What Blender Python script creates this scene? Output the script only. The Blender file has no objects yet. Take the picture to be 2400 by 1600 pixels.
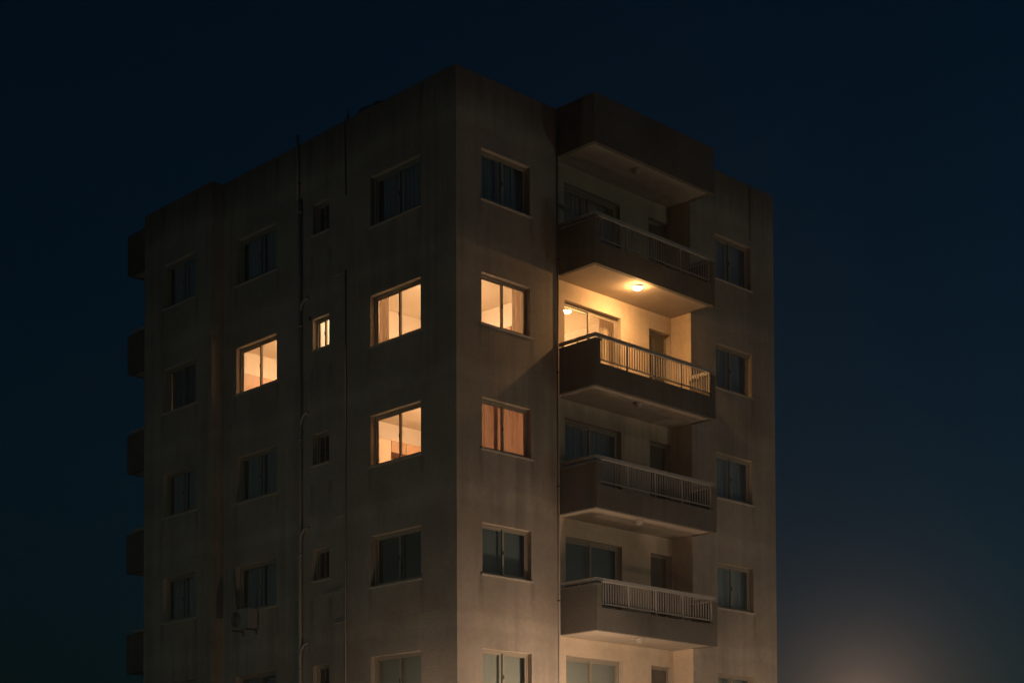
import bpy, bmesh, math, random
from mathutils import Vector, Matrix
random.seed(7)
R = math.radians
scene = bpy.context.scene
COL = scene.collection

# ------------------------------------------------------------------ camera
cam_d = bpy.data.cameras.new("camera")
cam = bpy.data.objects.new("camera", cam_d)
COL.objects.link(cam)
scene.camera = cam
CAM = Vector((-25.4854, -28.0053, 1.60))
YAW, PITCH, ROLL = 0.77168, 0.031784, -0.003839
F = Vector((math.sin(YAW) * math.cos(PITCH), math.cos(YAW) * math.cos(PITCH), math.sin(PITCH)))
RT = Vector((math.cos(YAW), -math.sin(YAW), 0))
UP = RT.cross(F)
c_, s_ = math.cos(ROLL), math.sin(ROLL)
RT, UP = c_ * RT + s_ * UP, -s_ * RT + c_ * UP
cam.matrix_world = Matrix(((RT.x, UP.x, -F.x, CAM.x), (RT.y, UP.y, -F.y, CAM.y), (RT.z, UP.z, -F.z, CAM.z), (0, 0, 0, 1)))
cam_d.sensor_width = 36
cam_d.lens = 36 * 3817.93 / 2400
cam_d.shift_y = (1883.55 - 800) / 2400
cam_d.clip_start = 0.1
cam_d.clip_end = 3000

# ------------------------------------------------------------------ sky
world = bpy.data.worlds.new("World")
scene.world = world
world.use_nodes = True
wn, wl = world.node_tree.nodes, world.node_tree.links
wn.clear()
sky = wn.new("ShaderNodeTexSky")
sky.sky_type = 'NISHITA'
sky.sun_disc = False
sky.sun_elevation = R(-3.0)
sky.sun_rotation = R(115)
sky.dust_density = 0.3
sky.ozone_density = 3.0
bg = wn.new("ShaderNodeBackground")
bg.inputs["Strength"].default_value = 0.15
wo = wn.new("ShaderNodeOutputWorld")
tint = wn.new("ShaderNodeMix")
tint.data_type = 'RGBA'
tint.blend_type = 'MULTIPLY'
tint.inputs["Factor"].default_value = 1.0
tint.inputs["B"].default_value = (0.09, 1.28, 1.0, 1)   # the cool grade of the photograph's dusk
wl.new(sky.outputs[0], tint.inputs["A"])
# lamp halo painted into the sky colour, low to the right of the block
tc = wn.new("ShaderNodeTexCoord")
dot = wn.new("ShaderNodeVectorMath")
dot.operation = 'DOT_PRODUCT'
nrm = wn.new("ShaderNodeVectorMath")
nrm.operation = 'NORMALIZE'
wl.new(tc.outputs["Generated"], nrm.inputs[0])
wl.new(nrm.outputs[0], dot.inputs[0])
GLOW = (F + RT * ((2020 - 1200) / 3817.93) + UP * ((1883.55 - 1668) / 3817.93)).normalized()
dot.inputs[1].default_value = GLOW


def wmath(op, a, b=0.0):
    k = wn.new("ShaderNodeMath")
    k.operation = op
    for i, v in enumerate((a, b)):
        if isinstance(v, (int, float)):
            k.inputs[i].default_value = v
        else:
            wl.new(v, k.inputs[i])
    return k.outputs[0]


ang = wmath('ARCCOSINE', wmath('MINIMUM', dot.outputs["Value"], 1.0))
near = wmath('POWER', 2.71828, wmath('MULTIPLY', ang, -1 / 0.025))
wide = wmath('MULTIPLY', wmath('POWER', 2.71828, wmath('MULTIPLY', ang, -1 / 0.085)), 0.16)
glow = wn.new("ShaderNodeMix")
glow.data_type = 'RGBA'
glow.blend_type = 'ADD'
glow.inputs["Factor"].default_value = 1.0
gc = wn.new("ShaderNodeVectorMath")
gc.operation = 'SCALE'
gc.inputs[0].default_value = (1.60, 0.96, 0.62)
wl.new(near, gc.inputs["Scale"])
wc = wn.new("ShaderNodeVectorMath")
wc.operation = 'SCALE'
wc.inputs[0].default_value = (0.42, 0.32, 0.40)
wl.new(wide, wc.inputs["Scale"])
gs = wn.new("ShaderNodeVectorMath")
gs.operation = 'ADD'
wl.new(gc.outputs[0], gs.inputs[0])
wl.new(wc.outputs[0], gs.inputs[1])
wl.new(tint.outputs["Result"], glow.inputs["A"])
wl.new(gs.outputs[0], glow.inputs["B"])
wl.new(glow.outputs["Result"], bg.inputs[0])
wl.new(bg.outputs[0], wo.inputs[0])

scene.view_settings.view_transform = 'Standard'
scene.view_settings.look = 'None'
scene.view_settings.exposure = 0.0
scene.view_settings.gamma = 1.0
scene.view_settings.use_curve_mapping = False
scene.render.engine = 'CYCLES'
cy = scene.cycles
cy.use_denoising = True
try:
    cy.denoiser = 'OPENIMAGEDENOISE'
except Exception:
    pass
cy.max_bounces = 10
cy.diffuse_bounces = 5
cy.glossy_bounces = 3
cy.transparent_max_bounces = 12
cy.volume_bounces = 1
cy.sample_clamp_indirect = 6.0
cy.use_light_tree = True

WARM = (1.0, 0.57, 0.31)          # household lamps
STREET = (1.0, 0.68, 0.44)        # street lanterns
P_STREET_A, P_FILL_B, P_STREET_C, P_FILL_D, P_FILL_L = 520.0, 88.0, 125.0, 180.0, 330.0  # B, D and L drive added, unseen fill lamps
HAZE_DENSITY = 0.0009


# ------------------------------------------------------------------ materials
def new_mat(name):
    m = bpy.data.materials.new(name)
    m.use_nodes = True
    n = m.node_tree.nodes
    return m, n, m.node_tree.links, n["Principled BSDF"]


def simple(name, col, rough=0.6, metal=0.0, noise=0.0, nscale=8.0, bump=0.0, bscale=60.0):
    m, n, l, b = new_mat(name)
    b.inputs["Roughness"].default_value = rough
    b.inputs["Metallic"].default_value = metal
    b.inputs["Base Color"].default_value = (*col, 1)
    tc = n.new("ShaderNodeTexCoord")
    if noise:
        t = n.new("ShaderNodeTexNoise")
        t.inputs["Scale"].default_value = nscale
        t.inputs["Detail"].default_value = 6
        l.new(tc.outputs["Object"], t.inputs["Vector"])
        mx = n.new("ShaderNodeMix")
        mx.data_type = 'RGBA'
        mx.inputs["A"].default_value = (*[c * (1 - noise) for c in col], 1)
        mx.inputs["B"].default_value = (*[min(1, c * (1 + noise)) for c in col], 1)
        l.new(t.outputs[0], mx.inputs["Factor"])
        l.new(mx.outputs["Result"], b.inputs["Base Color"])
    if bump:
        t2 = n.new("ShaderNodeTexNoise")
        t2.inputs["Scale"].default_value = bscale
        t2.inputs["Detail"].default_value = 3
        l.new(tc.outputs["Object"], t2.inputs["Vector"])
        bp = n.new("ShaderNodeBump")
        bp.inputs["Strength"].default_value = bump
        bp.inputs["Distance"].default_value = 0.01
        l.new(t2.outputs[0], bp.inputs["Height"])
        l.new(bp.outputs[0], b.inputs["Normal"])
    return m


def stucco(name, col, dirt=0.5, band=True, drips=None):
    """old render: broad blotches, rain streaks, grime under the parapet, grainy relief"""
    m, n, l, b = new_mat(name)
    b.inputs["Roughness"].default_value = 0.9
    b.inputs["Specular IOR Level"].default_value = 0.2
    geo = n.new("ShaderNodeNewGeometry")

    def mapping(scale):
        mp = n.new("ShaderNodeMapping")
        mp.inputs["Scale"].default_value = scale
        l.new(geo.outputs["Position"], mp.inputs["Vector"])
        return mp

    def noise(scale, vec, detail=5, rough=0.55):
        t = n.new("ShaderNodeTexNoise")
        t.inputs["Scale"].default_value = scale
        t.inputs["Detail"].default_value = detail
        t.inputs["Roughness"].default_value = rough
        l.new(vec, t.inputs["Vector"])
        return t.outputs[0]

    def mr(v, a, bb, c, d):
        r = n.new("ShaderNodeMapRange")
        r.interpolation_type = 'SMOOTHSTEP'
        r.inputs[1].default_value = a
        r.inputs[2].default_value = bb
        r.inputs[3].default_value = c
        r.inputs[4].default_value = d
        l.new(v, r.inputs[0])
        return r.outputs[0]

    def math_(op, a, bv):
        k = n.new("ShaderNodeMath")
        k.operation = op
        for i, v in enumerate((a, bv)):
            if isinstance(v, (int, float)):
                k.inputs[i].default_value = v
            else:
                l.new(v, k.inputs[i])
        return k.outputs[0]

    blotch = mr(noise(0.55, geo.outputs["Position"], 6), 0.3, 0.72, 1 - 0.32 * dirt, 1.0 + 0.12 * dirt)
    fine = mr(noise(7, geo.outputs["Position"], 6, 0.65), 0.3, 0.7, 1 - 0.12 * dirt, 1 + 0.08 * dirt)
    streak = mr(noise(1.0, mapping((3.2, 3.2, 0.12)).outputs[0], 5, 0.6), 0.38, 0.66, 1.0, 1 - 0.42 * dirt)
    # the streaks are strongest in wandering patches
    patch = mr(noise(0.35, mapping((1, 1, 0.6)).outputs[0], 3), 0.42, 0.62, 0.15, 1.0)
    sm = math_('ADD', math_('MULTIPLY', math_('SUBTRACT', streak, 1.0), patch), 1.0)
    f = math_('MULTIPLY', math_('MULTIPLY', blotch, fine), sm)
    if band:
        # soot washed down from the parapet, its lower edge ragged
        sep = n.new("ShaderNodeSeparateXYZ")
        l.new(geo.outputs["Position"], sep.inputs[0])
        z = sep.outputs[2]
        run = noise(1.0, mapping((5, 5, 0.05)).outputs[0], 5, 0.65)
        edge = math_('ADD', z, math_('MULTIPLY', run, 1.6))
        f = math_('MULTIPLY', f, mr(edge, 19.7, 21.1, 1.0, 0.52))
        # faint pale line of the slab edges showing through the render
        ph = math_('FRACT', math_('DIVIDE', math_('ADD', math_('SUBTRACT', z, 16.1), math_('MULTIPLY', noise(0.7, geo.outputs["Position"], 3), 0.5)), 3.0), 0)
        tri = math_('ABSOLUTE', math_('SUBTRACT', ph, 0.1), 0)
        f = math_('MULTIPLY', f, mr(tri, 0.03, 0.09, 1.12, 1.0))
    if drips:
        # runs of grime below the ends of the window sills
        axis, places, z_sill = drips
        sp = n.new("ShaderNodeSeparateXYZ")
        l.new(geo.outputs["Position"], sp.inputs[0])
        wob = math_('MULTIPLY', math_('SUBTRACT', noise(1.0, mapping((1.5, 1.5, 2.2)).outputs[0], 3), 0.5), 0.16)
        u = math_('ADD', sp.outputs[axis], wob)
        near_ = None
        for p_ in places:
            dd = math_('ABSOLUTE', math_('SUBTRACT', u, p_), 0)
            near_ = dd if near_ is None else math_('MINIMUM', near_, dd)
        line = mr(near_, 0.01, 0.13, 1.0, 0.0)
        below = math_('FRACT', math_('DIVIDE', math_('SUBTRACT', z_sill, sp.outputs[2]), 3.0), 0)
        run_len = math_('ADD', 0.12, math_('MULTIPLY', noise(0.8, mapping((1, 1, 0.33)).outputs[0], 2), 0.45))
        fade = mr(math_('DIVIDE', below, run_len), 0.1, 1.0, 1.0, 0.0)
        f = math_('MULTIPLY', f, math_('SUBTRACT', 1.0, math_('MULTIPLY', math_('MULTIPLY', line, fade), 0.26)))
    mixc = n.new("ShaderNodeMix")
    mixc.data_type = 'RGBA'
    mixc.inputs["A"].default_value = (col[0] * 0.93, col[1] * 0.95, col[2] * 1.0, 1)
    mixc.inputs["B"].default_value = (col[0] * 1.05, col[1] * 1.0, col[2] * 0.92, 1)
    l.new(noise(0.9, geo.outputs["Position"], 3), mixc.inputs["Factor"])
    vm = n.new("ShaderNodeVectorMath")
    vm.operation = 'SCALE'
    l.new(mixc.outputs["Result"], vm.inputs[0])
    l.new(f, vm.inputs["Scale"])
    l.new(vm.outputs[0], b.inputs["Base Color"])
    bp = n.new("ShaderNodeBump")
    bp.inputs["Strength"].default_value = 0.8
    bp.inputs["Distance"].default_value = 0.02
    l.new(noise(24, geo.outputs["Position"], 5, 0.65), bp.inputs["Height"])
    bp2 = n.new("ShaderNodeBump")
    bp2.inputs["Strength"].default_value = 0.35
    bp2.inputs["Distance"].default_value = 0.03
    l.new(noise(2.2, geo.outputs["Position"], 3), bp2.inputs["Height"])
    l.new(bp.outputs[0], bp2.inputs["Normal"])
    l.new(bp2.outputs[0], b.inputs["Normal"])
    return m


def glass_mat():
    m = bpy.data.materials.new("window_glass")
    m.use_nodes = True
    n, l = m.node_tree.nodes, m.node_tree.links
    n.clear()
    o = n.new("ShaderNodeOutputMaterial")
    tr = n.new("ShaderNodeBsdfTransparent")
    tr.inputs[0].default_value = (0.92, 0.955, 0.955, 1)
    gl = n.new("ShaderNodeBsdfGlossy")
    gl.inputs["Roughness"].default_value = 0.03
    lw = n.new("ShaderNodeLayerWeight")
    lw.inputs[0].default_value = 0.5
    pw = n.new("ShaderNodeMath")
    pw.operation = 'POWER'
    pw.inputs[1].default_value = 4.0
    l.new(lw.outputs["Facing"], pw.inputs[0])
    ad = n.new("ShaderNodeMath")
    ad.operation = 'MULTIPLY_ADD'
    ad.inputs[1].default_value = 0.9
    ad.inputs[2].default_value = 0.045
    l.new(pw.outputs[0], ad.inputs[0])
    mx = n.new("ShaderNodeMixShader")
    l.new(ad.outputs[0], mx.inputs[0])
    l.new(tr.outputs[0], mx.inputs[1])
    l.new(gl.outputs[0], mx.inputs[2])
    l.new(mx.outputs[0], o.inputs[0])
    return m


def emit(name, col, strength):
    m = bpy.data.materials.new(name)
    m.use_nodes = True
    n, l = m.node_tree.nodes, m.node_tree.links
    b = n["Principled BSDF"]
    b.inputs["Base Color"].default_value = (0.8, 0.78, 0.72, 1)
    b.inputs["Emission Color"].default_value = (*col, 1)
    b.inputs["Emission Strength"].default_value = strength
    return m


def curtain_mat(name, col, trans=0.35):
    m = bpy.data.materials.new(name)
    m.use_nodes = True
    n, l = m.node_tree.nodes, m.node_tree.links
    n.clear()
    o = n.new("ShaderNodeOutputMaterial")
    d = n.new("ShaderNodeBsdfDiffuse")
    t = n.new("ShaderNodeBsdfTranslucent")
    mx = n.new("ShaderNodeMixShader")
    mx.inputs[0].default_value = trans
    geo = n.new("ShaderNodeNewGeometry")
    mp = n.new("ShaderNodeMapping")
    mp.inputs["Scale"].default_value = (9, 9, 0.3)
    l.new(geo.outputs["Position"], mp.inputs["Vector"])
    ns = n.new("ShaderNodeTexNoise")
    ns.inputs["Scale"].default_value = 1.0
    ns.inputs["Detail"].default_value = 4
    l.new(mp.outputs[0], ns.inputs["Vector"])
    cr = n.new("ShaderNodeMix")
    cr.data_type = 'RGBA'
    cr.inputs["A"].default_value = (*[c * 0.7 for c in col], 1)
    cr.inputs["B"].default_value = (*[min(1, c * 1.2) for c in col], 1)
    l.new(ns.outputs[0], cr.inputs["Factor"])
    l.new(cr.outputs["Result"], d.inputs[0])
    l.new(cr.outputs["Result"], t.inputs[0])
    l.new(d.outputs[0], mx.inputs[1])
    l.new(t.outputs[0], mx.inputs[2])
    l.new(mx.outputs[0], o.inputs[0])
    return m


M_WALL = stucco("wall_render", (0.36, 0.32, 0.285), 0.8)
M_WALL_SIDE = stucco("side_wall_render", (0.36, 0.32, 0.285), 0.62, drips=(1, (1.24, 3.2, 4.8, 5.56, 7.06, 9.0, 10.3, 12.04), 20.2))
M_WALL_FRONT = stucco("front_wall_render", (0.36, 0.32, 0.285), 0.62, drips=(0, (0.78, 2.5, 9.04, 10.7), 20.25))
M_LOGGIA = stucco("loggia_render", (0.60, 0.50, 0.39), 0.5)
M_REVEAL = stucco("reveal_lit_tint", (0.45, 0.395, 0.335), 0.4, band=False)  # paler than the walls: room light on the reveals put into the colour
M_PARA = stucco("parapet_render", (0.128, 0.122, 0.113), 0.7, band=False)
M_SOFFIT = stucco("soffit_paint", (0.42, 0.37, 0.31), 0.35, band=False)
M_ALU = simple("anodised_frame", (0.33, 0.29, 0.24), 0.45, 0.3, 0.12, 20)
M_SILL = simple("sill_stone", (0.42, 0.38, 0.33), 0.8, 0, 0.2, 6, 0.3)
M_STEEL = simple("painted_railing", (0.36, 0.345, 0.325), 0.5, 0.1, 0.18, 14)
M_GLASS = glass_mat()
M_ROOM = simple("room_paint", (0.80, 0.74, 0.64), 0.9, 0, 0.03, 2)
M_SLAB = simple("ceiling_paint", (0.80, 0.74, 0.64), 0.9, 0, 0.03, 2)
M_WOOD = simple("cupboard_wood", (0.36, 0.215, 0.125), 0.5, 0, 0.25, 3)
M_WOOD_D = simple("dark_wood", (0.23, 0.12, 0.06), 0.5, 0, 0.25, 3)
M_DOOR = simple("door_paint", (0.085, 0.075, 0.06), 0.55, 0, 0.25, 4)
M_PVC = simple("pipe_plastic", (0.33, 0.30, 0.265), 0.5, 0, 0.15, 10)
M_CABLE = simple("cable_rubber", (0.03, 0.03, 0.03), 0.6)
M_RUST = simple("dark_iron", (0.07, 0.06, 0.05), 0.7, 0.2, 0.3, 12)
M_ACW = simple("unit_casing", (0.27, 0.27, 0.26), 0.5, 0, 0.12, 8)
M_ACD = simple("fan_grille", (0.05, 0.05, 0.05), 0.6)
M_TANK = simple("tank_plastic", (0.4, 0.4, 0.4), 0.5, 0, 0.15, 4)
M_SHEER = curtain_mat("sheer_curtain", (0.47, 0.54, 0.59), 0.3)
M_DRAPE = curtain_mat("brown_curtain", (0.36, 0.225, 0.16), 0.36)
M_CREAM = curtain_mat("cream_curtain", (0.66, 0.54, 0.42), 0.3)
M_BLIND = curtain_mat("pale_blind", (0.42, 0.44, 0.42), 0.2)
M_SKY_SHEEN = simple("sky_sheen_sheet", (0.15, 0.18, 0.18), 0.8, 0, 0.1, 6)  # grey tone of sky reflected in the panes, put on an added sheet
M_LAMP_OFF = simple("lamp_glass_off", (0.30, 0.27, 0.23), 0.35)
M_LAMP_ON = emit("lamp_glass_lit", (1.0, 0.52, 0.19), 940.0)
M_ROOMLAMP = emit("room_lamp_lit", WARM, 840.0)
M_DIMLAMP = emit("bedside_lamp_lit", WARM, 8.0)
M_ASPHALT = simple("asphalt", (0.05, 0.05, 0.052), 0.9, 0, 0.3, 3, 0.5, 80)
M_PAVE = simple("paving", (0.28, 0.26, 0.24), 0.9, 0, 0.2, 5, 0.3)
M_EARTH = simple("dry_earth", (0.12, 0.10, 0.07), 1.0, 0, 0.3, 0.5, 0.4, 10)


# ------------------------------------------------------------------ mesh helpers
def box(bm, lo, hi):
    lo, hi = Vector(lo), Vector(hi)
    a = Vector((min(lo.x, hi.x), min(lo.y, hi.y), min(lo.z, hi.z)))
    b = Vector((max(lo.x, hi.x), max(lo.y, hi.y), max(lo.z, hi.z)))
    v = [bm.verts.new((x, y, z)) for z in (a.z, b.z) for y in (a.y, b.y) for x in (a.x, b.x)]
    for f in ((0, 2, 3, 1), (4, 5, 7, 6), (0, 1, 5, 4), (2, 6, 7, 3), (0, 4, 6, 2), (1, 3, 7, 5)):
        bm.faces.new([v[i] for i in f])


def tube(bm, pts, r, seg=10, cap=True):
    pts = [Vector(p) for p in pts]
    rings = []
    n = len(pts)
    for i, p in enumerate(pts):
        d = (pts[min(i + 1, n - 1)] - pts[max(i - 1, 0)]).normalized()
        a = d.cross(Vector((0, 0, 1)))
        if a.length < 0.05:
            a = d.cross(Vector((1, 0, 0)))
        a.normalize()
        b = d.cross(a).normalized()
        rr = r[i] if isinstance(r, (list, tuple)) else r
        rings.append([bm.verts.new(p + (a * math.cos(2 * math.pi * k / seg) + b * math.sin(2 * math.pi * k / seg)) * rr) for k in range(seg)])
    for i in range(n - 1):
        for k in range(seg):
            bm.faces.new((rings[i][k], rings[i][(k + 1) % seg], rings[i + 1][(k + 1) % seg], rings[i + 1][k]))
    if cap:
        bm.faces.new(rings[0][::-1])
        bm.faces.new(rings[-1])
    return rings


def lathe(bm, prof, centre=(0, 0, 0), seg=24):
    c = Vector(centre)
    rings = []
    for r, z in prof:
        if r < 1e-5:
            rings.append([bm.verts.new(c + Vector((0, 0, z)))])
        else:
            rings.append([bm.verts.new(c + Vector((r * math.cos(2 * math.pi * k / seg), r * math.sin(2 * math.pi * k / seg), z))) for k in range(seg)])
    for a, b in zip(rings, rings[1:]):
        for k in range(seg):
            k2 = (k + 1) % seg
            if len(a) == 1 and len(b) == 1:
                continue
            if len(a) == 1:
                bm.faces.new((a[0], b[k2], b[k]))
            elif len(b) == 1:
                bm.faces.new((a[k], a[k2], b[0]))
            else:
                bm.faces.new((a[k], a[k2], b[k2], b[k]))


def world_loc(o):
    v = Vector((0, 0, 0))
    while o is not None:
        v += o.location
        o = o.parent
    return v


def obj(name, bm, mat, parent=None, origin=None, smooth=False):
    """bm is in world coordinates; the object's origin goes to `origin` (default: bottom centre)."""
    bmesh.ops.recalc_face_normals(bm, faces=bm.faces)
    if origin is None:
        xs = [v.co.x for v in bm.verts]
        ys = [v.co.y for v in bm.verts]
        zs = [v.co.z for v in bm.verts]
        origin = Vector(((min(xs) + max(xs)) / 2, (min(ys) + max(ys)) / 2, min(zs)))
    origin = Vector(origin)
    bmesh.ops.translate(bm, verts=bm.verts, vec=-origin)
    me = bpy.data.meshes.new(name)
    bm.to_mesh(me)
    bm.free()
    if smooth:
        for p in me.polygons:
            p.use_smooth = True
    me.materials.append(mat)
    if mat in (M_WALL_SIDE, M_WALL_FRONT, M_LOGGIA):
        me.materials.append(M_REVEAL)
    o = bpy.data.objects.new(name, me)
    COL.objects.link(o)
    if parent is not None:
        o.parent = parent
        o.location = origin - world_loc(parent)
    else:
        o.location = origin
    return o


def inst(src, parent, loc, name=None):
    """copy sharing mesh data, at world place loc"""
    o = src.copy()
    COL.objects.link(o)
    o.parent = parent
    o.location = Vector(loc) - (world_loc(parent) if parent else Vector((0, 0, 0)))
    return o


def tag(o, label, cat, group=None, kind=None):
    if label:
        o["label"] = label
    if cat:
        o["category"] = cat
    if group:
        o["group"] = group
    if kind:
        o["kind"] = kind
    return o


def thing(name, loc, label, cat, group=None):
    o = bpy.data.objects.new(name, None)
    COL.objects.link(o)
    o.location = loc
    o.empty_display_size = 0.2
    return tag(o, label, cat, group)


def B():
    return bmesh.new()


def boxes(name, mat, parent, *bs):
    bm = B()
    for lo, hi in bs:
        box(bm, lo, hi)
    return obj(name, bm, mat, parent)


# ------------------------------------------------------------------ the building's measures
ROOF = 20.28
XL, XR, DB = 3.4376, 8.03, 1.257      # balcony bay from x=XL to x=XR, projecting DB
YB, YR = 0.21, -0.48                   # loggia back wall, right-hand block
XE, YE = 11.717, 13.02                 # far ends
BAYX, BAYY = -0.40, 9.57               # projecting bay of the side wall
TH = 0.25


def sill(r):
    return 20.25 - 3 * r


def head(r):
    return 21.525 - 3 * r


def floor_z(r):
    return 19.25 - 3 * r


def ceil_z(r):
    return 21.95 - 3 * r


def zb(r):
    return 19.0743 - 3 * r


ROWS = range(1, 6)


def left_map(X0):
    return lambda u, d, z: (X0 + d, u, z)


def right_map(Y0):
    return lambda u, d, z: (u, Y0 + d, z)


def wall_mesh(fm, u0, u1, z0, z1, holes, th=TH):
    bm = B()
    us = sorted({u0, u1, *[h[0] for h in holes], *[h[1] for h in holes]})
    zs = sorted({z0, z1, *[h[2] for h in holes], *[h[3] for h in holes]})
    V = {}

    def v(u, d, z):
        k = (round(u, 4), d, round(z, 4))
        if k not in V:
            V[k] = bm.verts.new(fm(u, d, z))
        return V[k]

    def hole(uc, zc):
        return any(h[0] < uc < h[1] and h[2] < zc < h[3] for h in holes)

    full = {}
    for i in range(len(us) - 1):
        for j in range(len(zs) - 1):
            full[i, j] = not hole((us[i] + us[i + 1]) / 2, (zs[j] + zs[j + 1]) / 2)
    for (i, j), ok in full.items():
        if not ok:
            continue
        for d in (0, th):
            bm.faces.new((v(us[i], d, zs[j]), v(us[i + 1], d, zs[j]), v(us[i + 1], d, zs[j + 1]), v(us[i], d, zs[j + 1])))
        for di, dj in ((1, 0), (-1, 0), (0, 1), (0, -1)):
            if not full.get((i + di, j + dj), False):
                if di:
                    u = us[i + (di > 0)]
                    fc = bm.faces.new((v(u, 0, zs[j]), v(u, th, zs[j]), v(u, th, zs[j + 1]), v(u, 0, zs[j + 1])))
                    fc.material_index = 1 if (i + di, j + dj) in full else 0
                else:
                    z = zs[j + (dj > 0)]
                    fc = bm.faces.new((v(us[i], 0, z), v(us[i], th, z), v(us[i + 1], th, z), v(us[i + 1], 0, z)))
                    fc.material_index = 1 if (i + di, j + dj) in full else 0
    return bm


building = thing("apartment_building", (0, 0, 0), "tall weathered beige apartment block at night with a few warmly lit windows", "apartment building")

W4 = (1.276, 3.166)
W3 = (4.837, 5.520)
W2 = (7.100, 8.956)
W1 = (10.34, 12.00)
R1 = (0.818, 2.457)
R5 = (9.084, 10.661)
D1 = (3.88, 6.00)
D2 = (7.13, 8.005)

# ground, road and pavement lie below the picture
g = boxes("ground", M_EARTH, None, ((-400, -400, -0.5), (400, 400, -0.02)))
tag(g, None, None, kind="structure")
g = boxes("road", M_ASPHALT, None, ((-60, -19, -0.02), (90, -11, -0.012)))
tag(g, None, None, kind="structure")
g = boxes("pavement", M_PAVE, None, ((-14, -10.99, -0.02), (30, -0.49, 0.11)))
tag(g, None, None, kind="structure")

# walls
lh = [(W4[0], W4[1], sill(r), head(r)) for r in ROWS] + [(W2[0], W2[1], sill(r), head(r)) for r in ROWS] + \
     [(W3[0], W3[1], 20.685 - 3 * r, 21.51 - 3 * r) for r in ROWS]
obj("side_wall", wall_mesh(left_map(0.0), 0.0, BAYY, 0, ROOF, lh), M_WALL_SIDE, building)
obj("side_wall", wall_mesh(left_map(BAYX), BAYY, YE, 0, ROOF - 0.03, [(W1[0], W1[1], sill(r), head(r)) for r in ROWS]), M_WALL_SIDE, building)
boxes("side_wall", M_WALL, building, ((BAYX + TH, BAYY, 0), (0.0, BAYY + 0.2, ROOF - 0.034)), ((0, BAYY + 0.003, 0), (0.25, BAYY + 0.2, ROOF - 0.034)))
obj("front_wall", wall_mesh(right_map(0.003), TH + 0.001, XL, 0, ROOF - 0.004, [(R1[0], R1[1], sill(r) + 0.04, head(r)) for r in ROWS]), M_WALL_FRONT, building)
obj("front_wall", wall_mesh(right_map(YR), XR + TH, XE, 0, ROOF - 0.006, [(R5[0], R5[1], sill(r) + 0.04, head(r)) for r in ROWS]), M_WALL_FRONT, building)
boxes("return_wall", M_LOGGIA, building, ((XR, YR + 0.002, 0), (XR + TH, YB + TH, ROOF - 0.009)))
boxes("front_wall", M_WALL, building, ((XR + 0.002, YR, 0), (XR + TH, YR + 0.002, ROOF - 0.006)))
dh = [(D1[0], D1[1], floor_z(r), 21.63 - 3 * r) for r in ROWS] + [(D2[0], D2[1], floor_z(r), 21.63 - 3 * r) for r in ROWS]
obj("loggia_wall", wall_mesh(right_map(YB), XL - 0.1, XR, 0, ROOF - 0.02, dh), M_LOGGIA, building)
boxes("end_wall", M_WALL, building, ((XE - TH, YR + TH, 0), (XE - 0.001, YE, ROOF - 0.008)))
boxes("rear_wall", M_WALL, building, ((BAYX + TH, YE - TH, 0), (XE - TH, YE - 0.001, ROOF - 0.036)))
# roof deck and floors
for k, r in enumerate(range(1, 7)):
    z1 = floor_z(r - 1)
    z0 = ceil_z(r)
    bs = [((TH + .001, YB + TH + .001, z0), (XE - TH - .001, YE - TH - .001, z1)),
          ((TH + .001, TH + .004, z0 + .001), (XL, YB + TH + .001, z1 - .001)),
          ((XR + TH + .001, YR + TH + .001, z0 + .001), (XE - TH - .001, YB + TH + .001, z1 - .001)),
          ((BAYX + TH + .001, BAYY + .201, z0 + .001), (TH + .001, YE - TH - .001, z1 - .001))]
    boxes("roof_slab" if r == 1 else "floor_slab", M_SLAB, building, *bs)
for r in (2, 3):
    z0, z1 = floor_z(r) - .002, ceil_z(r) + .002
    pw = lambda x0, y0, x1, y1: boxes("partition_wall", M_ROOM, building, ((x0, y0, z0), (x1, y1, z1)))
    pw(3.70, YB + TH, 3.82, 5.76)
    pw(TH, 4.62, 3.70, 4.74)
    pw(TH, 5.66, 3.70, 5.76)
    pw(BAYX + TH, 10.15, 4.5, 10.27)
    pw(4.40, 5.76, 4.50, 10.15)
    pw(6.58, YB + TH, 6.68, 5.5)
    pw(3.82, 5.5, 6.68, 5.6)


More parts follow.
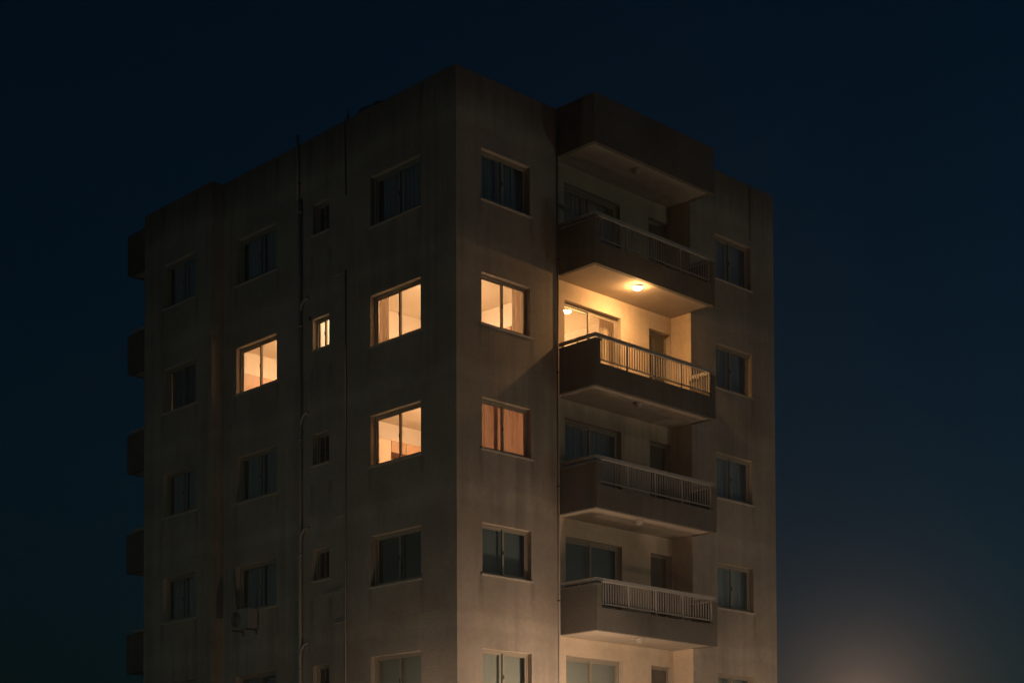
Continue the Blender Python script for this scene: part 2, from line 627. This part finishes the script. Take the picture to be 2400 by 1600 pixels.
# ------------------------------------------------------------------ windows
def window(fm, u0, u1, z0, z1, name="window", sillon=True, front_first=True, d0=0.13, fw=0.055, sw=0.055, split=0.5, has_sill_nose=0.035, clear=True):
    bm = B()
    e = 0.003
    bx = lambda b, a, c: box(b, fm(*a), fm(*c))
    d1 = d0 + 0.075
    bx(bm, (u0 - e, d0, z0 - e), (u0 + fw, d1, z1 + e))
    bx(bm, (u1 - fw, d0, z0 - e), (u1 + e, d1, z1 + e))
    bx(bm, (u0 + fw, d0 + .001, z0 - e), (u1 - fw, d1 - .001, z0 + fw))
    bx(bm, (u0 + fw, d0 + .001, z1 - fw), (u1 - fw, d1 - .001, z1 + e))
    w = obj(name, bm, M_ALU, building)
    um = u0 + (u1 - u0) * split
    a0, a1 = u0 + fw - .008, u1 - fw + .008
    b0, b1 = z0 + fw - .008, z1 - fw + .008
    for i, (p0, p1) in enumerate(((a0, um + sw / 2), (um - sw / 2, a1))):
        dd = d0 + 0.012 + (0.032 if (i == 0) != front_first else 0.0)
        s = B()
        bx(s, (p0, dd, b0), (p0 + sw, dd + .026, b1))
        bx(s, (p1 - sw, dd, b0), (p1, dd + .026, b1))
        bx(s, (p0 + sw, dd + .001, b0), (p1 - sw, dd + .025, b0 + sw))
        bx(s, (p0 + sw, dd + .001, b1 - sw), (p1 - sw, dd + .025, b1))
        obj("sash", s, M_ALU, w)
        g_ = B()
        bx(g_, (p0 + sw - .006, dd + .010, b0 + sw - .006), (p1 - sw + .006, dd + .016, b1 - sw + .006))
        obj("pane", g_, M_GLASS, w)
    h = B()
    hz = (z0 + z1) / 2 - 0.05
    hu = um + (sw * 0.1 if front_first else -sw * 0.1)
    bx(h, (hu - .012, d0 - .008, hz), (hu + .012, d0 + .013, hz + .09))
    obj("handle", h, M_RUST, w)
    if sillon:
        s = B()
        bx(s, (u0 - .05, -has_sill_nose, z0 - .035), (u1 + .05, d0 + .01, z0 + .004))
        obj("sill", s, M_SILL, w)
    return w


for r in ROWS:
    window(left_map(0.0), *W4, sill(r), head(r))
    window(left_map(0.0), *W2, sill(r), head(r))
    window(left_map(0.0), *W3, 20.685 - 3 * r, 21.51 - 3 * r, fw=.05, sw=.045)
    window(left_map(BAYX), *W1, sill(r), head(r))
    window(right_map(0.003), *R1, sill(r) + .04, head(r), front_first=False)
    window(right_map(YR), *R5, sill(r) + .04, head(r), front_first=False)
    window(right_map(YB), *D1, floor_z(r), 21.63 - 3 * r, name="sliding_door", sillon=False, front_first=False, fw=.06, sw=.06)
    # narrow balcony door, set deeper
    fm = right_map(YB)
    z0, z1 = floor_z(r), 21.63 - 3 * r
    bm = B()
    box(bm, fm(D2[0] - .003, .16, z0), fm(D2[0] + .06, .24, z1 + .003))
    box(bm, fm(D2[1] - .06, .16, z0), fm(D2[1] + .003, .24, z1 + .003))
    box(bm, fm(D2[0] + .06, .161, z1 - .07), fm(D2[1] - .06, .239, z1 + .003))
    dr = obj("balcony_door", bm, M_ALU, building)
    bm = B()
    box(bm, fm(D2[0] + .055, .185, z0 + .02), fm(D2[1] - .055, .225, z1 - .065))
    obj("door_leaf", bm, M_DOOR, dr)
    bm = B()
    box(bm, fm(D2[0] + .09, .15, z0 + 1.0), fm(D2[0] + .115, .186, z0 + 1.12))
    obj("handle", bm, M_RUST, dr)

# ------------------------------------------------------------------ balconies
PX = XL + 0.18          # inner face of the left pillar
PT = 0.12
bal_proto = {}
for r in range(0, 5):
    z = zb(r)
    if r == 0:
        sl = boxes("canopy", M_SOFFIT, building, ((XL + .002, -DB + PT, z + .015), (XR - .002, YB - .002, z + .2)))
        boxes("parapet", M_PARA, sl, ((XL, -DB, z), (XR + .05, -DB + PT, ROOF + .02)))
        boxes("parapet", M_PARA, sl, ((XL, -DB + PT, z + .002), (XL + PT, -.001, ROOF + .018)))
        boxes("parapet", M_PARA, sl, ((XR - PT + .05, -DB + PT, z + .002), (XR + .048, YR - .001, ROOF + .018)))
        continue
    sl = boxes("balcony", M_SOFFIT, building, ((XL + .002, -DB + PT, z + .012), (XR - .002, YB - .002, z + .17)))
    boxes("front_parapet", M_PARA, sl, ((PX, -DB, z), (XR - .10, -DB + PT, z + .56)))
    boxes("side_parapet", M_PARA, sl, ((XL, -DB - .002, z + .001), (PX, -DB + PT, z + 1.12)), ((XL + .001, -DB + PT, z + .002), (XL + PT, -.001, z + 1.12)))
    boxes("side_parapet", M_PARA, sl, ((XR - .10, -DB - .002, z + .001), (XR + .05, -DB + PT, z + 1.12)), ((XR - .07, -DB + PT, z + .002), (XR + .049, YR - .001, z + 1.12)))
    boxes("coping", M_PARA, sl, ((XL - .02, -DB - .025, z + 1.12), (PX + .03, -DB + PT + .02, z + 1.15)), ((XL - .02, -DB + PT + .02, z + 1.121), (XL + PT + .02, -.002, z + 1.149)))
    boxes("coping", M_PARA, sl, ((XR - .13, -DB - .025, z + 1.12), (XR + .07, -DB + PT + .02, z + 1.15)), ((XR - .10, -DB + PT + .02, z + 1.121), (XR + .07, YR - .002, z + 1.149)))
    yc = -DB + PT / 2
    # flat handrail round three sides
    hz0, hz1 = z + 1.205, z + 1.29
    boxes("handrail", M_STEEL, sl, ((XL + .0, yc - .05, hz0), (XR + .0, yc + .01, hz1)), ((XL + .0, yc + .01, hz0 + .001), (XL + .06, -.003, hz1 - .001)),
          ((XR - .06, yc + .01, hz0 + .001), (XR - .0, YR - .003, hz1 - .001)))
    boxes("bottom_rail", M_STEEL, sl, ((PX, yc - .02, z + .655), (XR - .10, yc + .02, z + .68)))
    xs = [PX + .022, 4.66, 5.70, 6.74, XR - .125]
    if not bal_proto:
        bm = B(); box(bm, (-.02, -.02, 0), (.02, .02, 1.205 - .56)); p0 = obj("post", bm, M_STEEL, sl, origin=(0, 0, 0))
        bm = B(); box(bm, (-.009, -.009, 0), (.009, .009, 1.205 - .68)); b0 = obj("baluster", bm, M_STEEL, sl, origin=(0, 0, 0))
        bm = B(); box(bm, (-.018, -.018, 0), (.018, .018, .055)); s0 = obj("rail_stud", bm, M_STEEL, sl, origin=(0, 0, 0))
        bal_proto = dict(p=p0, b=b0, s=s0)
    used = set()

    def put(kind, loc):
        src = bal_proto[kind]
        if r == 1 and kind not in used:
            used.add(kind)
            src.location = Vector(loc) - world_loc(sl)
        else:
            inst(src, sl, loc)
    for i, x in enumerate(xs):
        put('p', (x, yc, z + .56))
        if i < 4:
            for k in range(1, 11):
                put('b', (x + (xs[i + 1] - x) * k / 11 + random.uniform(-.003, .003), yc, z + .68))
    for y in (-.12, -.62, -1.0):
        put('s', (XL + .04, y, z + 1.15))
    put('s', (XR - .03, -.75, z + 1.15))

# balconies on the rear front, seen past the far end of the side wall
for r in range(0, 5):
    z = zb(r)
    y0, y1 = YE, 14.80
    x0, x1 = 0.10, 4.7
    if r == 0:
        sl = boxes("canopy", M_SOFFIT, building, ((x0 + .12, y0 + .002, z + .015), (x1, y1 - .12, z + .2)))
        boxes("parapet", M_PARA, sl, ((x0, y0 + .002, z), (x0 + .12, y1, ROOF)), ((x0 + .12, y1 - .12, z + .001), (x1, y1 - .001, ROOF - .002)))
        continue
    sl = boxes("balcony", M_SOFFIT, building, ((x0 + .12, y0 + .002, z + .015), (x1, y1 - .12, z + .17)))
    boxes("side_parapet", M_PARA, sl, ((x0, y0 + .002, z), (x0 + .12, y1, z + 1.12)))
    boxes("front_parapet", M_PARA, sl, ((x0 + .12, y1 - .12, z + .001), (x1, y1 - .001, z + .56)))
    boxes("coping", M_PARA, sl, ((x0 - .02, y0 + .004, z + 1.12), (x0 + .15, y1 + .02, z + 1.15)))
    boxes("handrail", M_STEEL, sl, ((x0 + .03, y0 + .006, z + 1.205), (x0 + .09, y1 - .25, z + 1.29)), ((x0 + .03, y1 - .25, z + 1.205), (x1, y1 - .19, z + 1.289)))
    for y in (y0 + .25, y1 - .35):
        inst(bal_proto['s'], sl, (x0 + .06, y, z + 1.15))

# ------------------------------------------------------------------ lamps
def ceiling_lamp(x, y, z, lit, label, group="round ceiling lamps", rad=.125):
    depth = .05 if lit else .085
    t = thing("ceiling_lamp", (x, y, z), label, "ceiling lamp", group)
    bm = B()
    lathe(bm, [(0, 0), (rad * 1.0, 0), (rad * 1.05, -.025), (rad * .95, -.045), (0, -.046)], (x, y, z + .001))
    obj("lamp_base", bm, M_STEEL, t, smooth=True)
    bm = B()
    prof = [(rad * .9, -.047)] + [(rad * .9 * math.cos(a), -.047 - depth * math.sin(a)) for a in [R(k * 15) for k in range(1, 6)]] + [(0, -.047 - depth)]
    lathe(bm, prof, (x, y, z))
    obj("lamp_shade", bm, lit if lit else M_LAMP_OFF, t, smooth=True)
    return t


names = ["unlit round lamp under the roof canopy above the topmost balcony", "glowing round lamp on the ceiling of the brightly lit balcony",
         "unlit round lamp under the floor of the brightly lit balcony", "unlit round lamp on the soffit two balconies below the lit one",
         "unlit round lamp under the lowest balcony, nearest the street glow"]
for r in range(5):
    ceiling_lamp(5.46, -.85, zb(r) + (.015 if r == 0 else .012), M_LAMP_ON if r == 1 else None, names[r])
RL = "lit room ceiling lamps"
ceiling_lamp(5.2, 4.1, ceil_z(2), M_ROOMLAMP, "glowing ceiling lamp deep in the room behind the lit balcony door", RL, .16)
ceiling_lamp(1.7, 2.2, ceil_z(2), M_ROOMLAMP, "glowing ceiling lamp in the corner room with two lit windows, upper lit floor", RL, .16)
ceiling_lamp(1.9, 2.3, ceil_z(3), M_ROOMLAMP, "glowing ceiling lamp in the corner room with one brown curtained window", RL, .16)
ceiling_lamp(1.9, 8.0, ceil_z(2), M_ROOMLAMP, "glowing ceiling lamp in the lit room with the tall wardrobe", RL, .16)
ceiling_lamp(1.3, 5.2, ceil_z(2), emit("bathroom_lamp_lit", (1, .66, .42), 360.0), "glowing ceiling lamp behind the small lit window", RL, .13)
t = thing("table_lamp", (0.9, 11.95, floor_z(2) + .75), "dim lamp behind the dark window that shows one thin bright slit", "lamp")
bm = B(); lathe(bm, [(0, 0), (.08, 0), (.08, .02), (.015, .03), (.015, .3), (0, .3)], (0.9, 11.95, floor_z(2) + .75)); obj("lamp_base", bm, M_STEEL, t)
bm = B(); lathe(bm, [(.14, .26), (.09, .48), (0, .48)], (0.9, 11.95, floor_z(2) + .75)); obj("lamp_shade", bm, M_DIMLAMP, t)
ns = thing("bedside_table", (0.9, 11.95, floor_z(2)), "small bedside table under the dim lamp behind the slit window", "table")
boxes("tabletop", M_WOOD, ns, ((.65, 11.7, floor_z(2) + .71), (1.15, 12.2, floor_z(2) + .75)))
for dx in (-.21, .21):
    for dy in (-.21, .21):
        boxes("leg", M_WOOD, ns, ((.9 + dx - .02, 11.95 + dy - .02, floor_z(2)), (.9 + dx + .02, 11.95 + dy + .02, floor_z(2) + .71)))


def street_lamp(x, y, zg, power, label, col=STREET, rg=.3):
    t = thing("street_lamp", (x, y, .11), label, "street lamp", "globe street lamps round the block")
    bm = B()
    lathe(bm, [(0, .11), (.16, .11), (.15, .45), (.07, .55), (.05, zg - rg - .3), (.045, zg - rg - .04), (.11, zg - rg - .03), (.11, zg - rg + .02), (0, zg - rg + .02)], (x, y, 0), 16)
    obj("post", bm, M_RUST, t, smooth=True)
    bm = B()
    bmesh.ops.create_icosphere(bm, subdivisions=3, radius=rg)
    bmesh.ops.translate(bm, verts=bm.verts, vec=(x, y, zg))
    obj("globe", bm, emit("street_globe", col, power / (math.pi * 4 * math.pi * rg ** 2)), t, smooth=True)
    return t


street_lamp(2.60, -2.4, 4.30, P_STREET_A, "globe street lamp close in front of the block, under the warm glow beside its corner")
street_lamp(1.50, -8.0, 4.20, P_FILL_B, "left of three unseen globe lamps added along the kerb to soften shadows")  # one lamp's power split over three added globes for softer shadows
street_lamp(6.00, -9.0, 4.30, P_FILL_B, "middle of three unseen globe lamps added along the kerb to soften shadows")
street_lamp(10.5, -8.0, 4.60, P_FILL_B, "right of three unseen globe lamps added along the kerb to soften shadows")
street_lamp(11.6, -4.3, 4.20, P_FILL_D, "globe street lamp close in front of the block's right-hand end")  # added lamp, lifts the lower right end of the front
street_lamp(-1.5, 0.8, 3.6, P_STREET_C, "low globe lamp beside the side wall, lighting its foot near the corner", rg=.2)
street_lamp(-16.0, 4.0, 6.0, P_FILL_L, "unseen whiter fill globe added across the lane from the side wall", (0.82, 1.0, 0.80))  # added as even fill on the side wall
street_lamp(14.0, -24.0, 7.0, 620.0, "unseen whiter fill globe added across the road, facing the balconies", (0.86, 1.0, 0.82))  # added as neutral fill on the front wall and loggias


# ------------------------------------------------------------------ curtains
def curtain(fm, u0, u1, z0, z1, d, mat, label, group=None, folds=None, amp=.03, name="curtain"):
    bm = B()
    w = abs(u1 - u0)
    folds = folds or max(3, w / .11)
    n = int(folds * 8) + 1
    ph = [random.uniform(-.8, .8) for _ in range(n)]
    rows = 4
    grid = []
    for j in range(rows):
        z = z0 + (z1 - z0) * j / (rows - 1)
        sp = 1 - .25 * (j / (rows - 1))
        line = []
        for i in range(n):
            s = i / (n - 1)
            a = 2 * math.pi * folds * s + .9 * math.sin(3.1 * s * folds / 2 + ph[0]) + .5 * math.sin(7.3 * s + ph[1] + .06 * j)
            dd = d + amp * sp * math.sin(a) + amp * .4 * math.sin(a * .37 + ph[2])
            line.append(bm.verts.new(fm(u0 + (u1 - u0) * s, dd, z)))
        grid.append(line)
    for a, b in zip(grid, grid[1:]):
        for i in range(n - 1):
            bm.faces.new((a[i], a[i + 1], b[i + 1], b[i]))
    o = obj(name, bm, mat, None, smooth=True)
    return tag(o, label, "curtain", group)


ordn = {1: "top", 2: "second", 3: "third", 4: "fourth", 5: "fifth"}
DG = "pale curtains behind dark windows"
for r in ROWS:
    row = f"{ordn[r]} row" if r == 1 else f"{ordn[r]} row from the roof"
    if r == 1:
        curtain(right_map(0), R1[0] - .06, R1[1] + .2, floor_z(r) + .05, head(r) + .12, .36, M_SHEER,
                f"pale curtain in the dark front window beside the corner, {row}", DG)
    curtain(right_map(YR), R5[0] - .06, R5[1] + .2, floor_z(r) + .05, head(r) + .12, .36, M_SHEER if r < 5 else M_BLIND,
            f"pale curtain in the dark window right of the balconies, {row}", DG)
    if r in (1, 3):
        curtain(right_map(YB), D1[0] - .06, D1[1] + .2, floor_z(r) + .05, floor_z(r) + 2.5, .36, M_SHEER,
                f"pale curtain behind the dark balcony sliding door, {row}", DG)
    if r in (1, 3, 4, 5):
        curtain(left_map(0), W2[0] - .06, W2[1] + .2, floor_z(r) + .05, head(r) + .12, .36, M_SHEER,
                f"pale curtain in the dark window left of the drain pipe, {row}", DG)
        curtain(left_map(BAYX), W1[0] - .06, W1[1] + .2, floor_z(r) + .05, head(r) + .12, .36, M_SHEER,
                f"pale curtain in the dark far bay window, {row}", DG)
    if r == 1:
        curtain(left_map(0), W4[0] - .06, W4[1] + .2, floor_z(r) + .05, head(r) + .12, .36, M_SHEER,
                f"pale curtain in the dark side window beside the corner, {row}", DG)
M_ROLL2 = simple("pale_roller_blind_cloth", (0.34, 0.33, 0.30), 0.8, 0, 0.1, 6)
for r, mr in ((4, M_SKY_SHEEN), (5, M_ROLL2)):  # row four sheets are added to carry the sky reflection tone
    k = "added grey" if r == 4 else "pale"
    for fm, (u0, u1), zt, lab in ((right_map(0), R1, head(r), f"{k} roller blind down behind the dark front window beside the corner, {ordn[r]} row"),
                                  (right_map(YB), D1, floor_z(r) + 2.42, f"{k} roller blind down behind the balcony sliding door, {ordn[r]} row"),
                                  (left_map(0), W4, head(r), f"{k} roller blind down in the dark side window beside the corner, {ordn[r]} row")):
        t = thing("roller_blind", fm((u0 + u1) / 2, .3, floor_z(r)), lab, "blind", "roller blinds in the lower dark windows")
        bm = B(); box(bm, fm(u0 - .1, .30, floor_z(r) + .3), fm(u1 + .25, .304, zt + .05)); obj("cloth", bm, mr, t)
        bm = B(); tube(bm, [fm(u0 - .1, .32, zt + .06), fm(u1 + .25, .32, zt + .06)], .03, 10); obj("roller", bm, M_ALU, t)
M_OPAQUE = curtain_mat("blackout_curtain", (0.16, 0.17, 0.18), 0.0)
curtain(left_map(BAYX), W1[0] - .1, W1[1] + .035, floor_z(2) + .05, head(2) + .12, .33, M_OPAQUE, "dark drawn curtain leaving a thin bright slit in the far bay window", amp=.02)
boxes("partition_wall", M_ROOM, building, ((1.6, 10.27, floor_z(2)), (1.7, YE - TH, ceil_z(2))))
curtain(left_map(0), W4[1] - .22, W4[1] + .16, floor_z(2) + .05, head(2) + .14, .40, M_CREAM, "cream curtain drawn aside in the lit side window of the upper lit floor", folds=3, amp=.05)
curtain(right_map(0), R1[1] - .20, R1[1] + .26, floor_z(2) + .05, head(2) + .14, .40, M_CREAM, "cream curtain drawn aside in the lit front window right of the corner", folds=4, amp=.05)
curtain(right_map(0), R1[0] - .08, 1.72, floor_z(3) + .05, head(3) + .14, .38, M_DRAPE, "left half of the closed glowing brown curtains right of the corner", "closed brown curtains", folds=6, amp=.022)
curtain(right_map(0), 1.58, R1[1] + .215, floor_z(3) + .05, head(3) + .14, .43, M_DRAPE, "right half of the closed glowing brown curtains right of the corner", "closed brown curtains", folds=6, amp=.022)
curtain(right_map(YB), 5.62, 6.2, floor_z(2) + .05, floor_z(2) + 2.42, .40, M_CREAM, "cream curtain gathered at the right of the lit balcony door", folds=6, amp=.05)


# ------------------------------------------------------------------ furniture seen through the lit windows
def wardrobe(x0, x1, y0, y1, z0, h, nd, label, mat=M_WOOD, facing='-y'):
    t = thing("wardrobe", ((x0 + x1) / 2, (y0 + y1) / 2, z0), label, "wardrobe")
    boxes("carcass", M_WOOD_D, t, ((x0, y0 + .025, z0), (x1, y1, z0 + h)))
    for i in range(nd):
        a = x0 + (x1 - x0) * i / nd
        b = x0 + (x1 - x0) * (i + 1) / nd
        d = boxes("door", mat, t, ((a + .006, y0, z0 + .06), (b - .006, y0 + .024, z0 + h - .02)))
        boxes("handle", M_RUST, d, ((b - .06, y0 - .02, z0 + h * .5), (b - .045, y0, z0 + h * .5 + .15)))
    return t


wardrobe(0.62, 2.9, 9.5, 10.14, floor_z(2), 1.86, 3, "orange brown wardrobe seen through the lit window left of the drain pipe")
wardrobe(0.92, 1.40, 4.05, 4.6, floor_z(3), 2.10, 1, "tall light cupboard behind the lit side window one floor below the brightest", simple("pale_wood", (0.52, 0.37, 0.25), 0.5, 0, 0.2, 3))
wardrobe(2.12, 3.4, 4.05, 4.6, floor_z(3), 1.74, 2, "wider cupboard right of the grey picture behind the lower lit side window", simple("pale_wood", (0.52, 0.37, 0.25), 0.5, 0, 0.2, 3))
t = thing("overhead_cabinet", (2.4, 4.33, floor_z(3) + 1.8), "brown overhead cabinet along the wall behind the lower lit side window", "cabinet")
boxes("carcass", M_WOOD_D, t, ((1.405, 4.08, floor_z(3) + 1.78), (3.45, 4.61, floor_z(3) + 2.09)))
for i in range(4):
    boxes("door", M_WOOD, t, ((1.405 + i * .511 + .005, 4.056, floor_z(3) + 1.79), (1.405 + (i + 1) * .511 - .005, 4.079, floor_z(3) + 2.08)))
t = thing("picture", (1.76, 4.60, floor_z(3) + 1.3), "grey patterned picture between two cupboards behind the lower lit window", "picture")
boxes("frame", M_WOOD_D, t, ((1.45, 4.585, floor_z(3) + 1.25), (2.08, 4.619, floor_z(3) + 1.73)))
M_PRINT = simple("grey_print", (0.24, 0.22, 0.2), 0.7, 0, 0.9, 9)
boxes("print", M_PRINT, t, ((1.49, 4.578, floor_z(3) + 1.29), (2.04, 4.586, floor_z(3) + 1.69)))
t = thing("wall_cabinet", (3.52, 2.4, floor_z(2) + 1.3), "wooden wall cabinet behind the lit front window right of the corner", "cabinet")
boxes("carcass", M_WOOD_D, t, ((3.36, 1.6, floor_z(2) + 1.3), (3.699, 3.6, floor_z(2) + 1.92)))
for i in range(3):
    boxes("door", M_WOOD, t, ((3.335, 1.6 + i * .667 + .006, floor_z(2) + 1.31), (3.359, 1.6 + (i + 1) * .667 - .006, floor_z(2) + 1.91)))

# ------------------------------------------------------------------ pipes, cables, air conditioner
t = thing("drain_pipe", (-.09, 6.0, 0), "fat grey drain pipe with branches running down the side wall", "drain pipe")
bm = B()
PY = 5.98
tube(bm, [(-.06, PY, 0.0), (-.06, PY, 18.75)], .048)
tube(bm, [(-.055, PY + .12, 18.75), (-.055, PY + .12, 20.5)], .045)
obj("pipe", bm, M_PVC, t, smooth=True)
for r in range(2, 6):
    zj = 18.98 - 3 * (r - 1) + .1
    bm = B()
    tube(bm, [(-.06, PY, zj - .30), (-.06, PY - .02, zj - .2), (-.06, PY - .08, zj - .08), (-.06, PY - .18, zj), (-.05, PY - .27, zj + .02), (.02, PY - .29, zj + .02)], .042)
    obj("branch_pipe", bm, M_PVC, t, smooth=True)
for k in range(6):
    zc = 3 + k * 3.0 + .4
    bm = B()
    tube(bm, [(-.06, PY, zc), (-.06, PY, zc + .07)], .057)
    obj("collar", bm, M_PVC, t, smooth=True)
    boxes("bracket", M_RUST, t, ((-.085, PY + .05, zc + .8), (.0, PY + .075, zc + .83)))

t = thing("conduit", (-.03, 4.13, 0), "thin conduit with short stubs running down the side wall beside the small windows", "pipe")
bm = B(); tube(bm, [(-.03, 4.13, 0), (-.03, 4.13, 16.42)], .022, 8); obj("pipe", bm, M_PVC, t, smooth=True)
for zc, L in ((16.4, .5), (10.2, .35), (7.52, .45), (8.3, .9), (8.36, .2)):
    bm = B(); tube(bm, [(-.03, 4.13, zc), (-.03, 4.13 + L, zc - .01)], .018, 8); obj("stub", bm, M_PVC, t)
bm = B()
tube(bm, [(.3, 4.05, 20.2), (.05, 4.12, 20.42), (-.015, 4.17, 20.30), (-.02, 4.16, 19.9), (-.02, 4.14, 19.3), (-.02, 4.12, 18.35)], [.016, .016, .016, .014, .018, .018], 8)
tag(obj("cable", bm, M_CABLE, None, smooth=True), "black cable hanging over the parapet down the top of the side wall", "cable")
t = thing("rainwater_pipe", (3.33, -.03, 0), "slim pipe in the corner where the front wall meets the balconies", "drain pipe")
bm = B(); tube(bm, [(3.395, -.03, 0), (3.395, -.03, 20.0)], .026, 8); obj("pipe", bm, M_PVC, t, smooth=True)
for k in range(7):
    boxes("bracket", M_RUST, t, ((3.36, -.06, 2.2 + 2.85 * k), (3.43, .002, 2.23 + 2.85 * k)))
bm = B(); tube(bm, [(10.6, -.2, 20.3), (10.6, -.5, 20.33), (10.6, -.51, 20.1), (10.61, -.51, 19.1), (10.61, -.51, 18.7)], .010, 8)
tag(obj("cable", bm, M_CABLE, None, smooth=True), "dark cable hanging from the parapet above the far right window", "cable")

ac = thing("air_conditioner", (-.2, 8.32, 7.68), "outdoor air conditioner unit on the side wall below a dark window", "air conditioner")
boxes("casing", M_ACW, ac, ((-.36, 7.88, 7.72), (-.06, 8.72, 8.24)))
bm = B()
for k, rad in enumerate((.21, .16, .11, .06)):
    n = 28
    ring = [(-.375, 8.45 + rad * math.cos(2 * math.pi * i / n), 7.98 + rad * math.sin(2 * math.pi * i / n)) for i in range(n + 1)]
    tube(bm, ring, .006, 6)
obj("grille", bm, M_ACW, ac)
bm = B()
tube(bm, [(-.362, 8.45, 7.98), (-.364, 8.45, 7.98)], .225, 32)
obj("fan", bm, M_ACD, ac)
for y in (8.0, 8.6):
    boxes("bracket", M_RUST, ac, ((-.36, y - .02, 7.68), (0, y + .02, 7.719)), ((-.03, y - .018, 7.58), (0, y + .018, 7.68)))
bm = B(); tube(bm, [(-.05, 8.66, 8.1), (-.02, 8.9, 8.5), (-.012, 9.0, 9.1), (-.012, 9.05, 9.4), (.02, 9.06, 9.45)], .011, 8)
tag(obj("hose", bm, M_CABLE, None, smooth=True), "dark hose curving up the wall from the air conditioner", "hose")
bm = B(); tube(bm, [(-.06, 8.35, 8.26), (-.03, 8.40, 8.35), (.03, 8.42, 8.55), (.03, 8.44, 9.2)], .015, 8)
tag(obj("hose", bm, M_PVC, None, smooth=True), "pale thin hose rising from the air conditioner into the window", "hose")
bm = B(); tube(bm, [(-.003, 5.62, 15.55), (-.02, 5.62, 15.55)], .06, 12)
tag(obj("vent", bm, M_RUST, None), "small round dark vent on the side wall above the small lit window", "vent")

# ------------------------------------------------------------------ on the roof
t = thing("water_tank", (3.0, 6.6, 19.25), "round water tank with dark lid just showing over the side parapet", "water tank")
bm = B(); lathe(bm, [(0, 20.9), (.56, 20.9), (.58, 21.0), (.58, 22.02), (.5, 22.24), (.2, 22.38), (0, 22.38)], (3.0, 6.6, 0)); obj("tank_body", bm, M_TANK, t, smooth=True)
bm = B(); lathe(bm, [(0, 22.36), (.2, 22.36), (.2, 22.43), (0, 22.45)], (3.0, 6.4, 0)); obj("lid", bm, M_CABLE, t)
for dx, dy in ((-.4, -.4), (.4, -.4), (-.4, .4), (.4, .4)):
    boxes("leg", M_RUST, t, ((3 + dx - .03, 6.6 + dy - .03, 19.25), (3 + dx + .03, 6.6 + dy + .03, 20.92)))
bm = B(); tube(bm, [(.5, 4.7, 19.25), (.5, 4.7, 20.8), (.5, 4.65, 20.9)], .02, 8)
tag(obj("vent_pipe", bm, M_RUST, None), "short thin bent pipe standing up behind the side parapet", "pipe")

# ------------------------------------------------------------------ misty air
bm = B()
box(bm, (-410, -410, -1.6), (410, 410, 24))
hz = obj("haze", bm, M_EARTH, None)
hz.data.materials.clear()
m = bpy.data.materials.new("haze_air")
m.use_nodes = True
n, l = m.node_tree.nodes, m.node_tree.links
n.clear()
o = n.new("ShaderNodeOutputMaterial")
pv = n.new("ShaderNodeVolumePrincipled")
pv.inputs["Density"].default_value = HAZE_DENSITY
pv.inputs["Density Attribute"].default_value = ""
pv.inputs["Color"].default_value = (0.9, 0.9, 0.9, 1)
pv.inputs["Anisotropy"].default_value = 0.75
l.new(pv.outputs[0], o.inputs["Volume"])
try:
    m.cycles.homogeneous_volume = True
except Exception:
    pass
hz.data.materials.append(m)
hz["kind"] = "stuff"
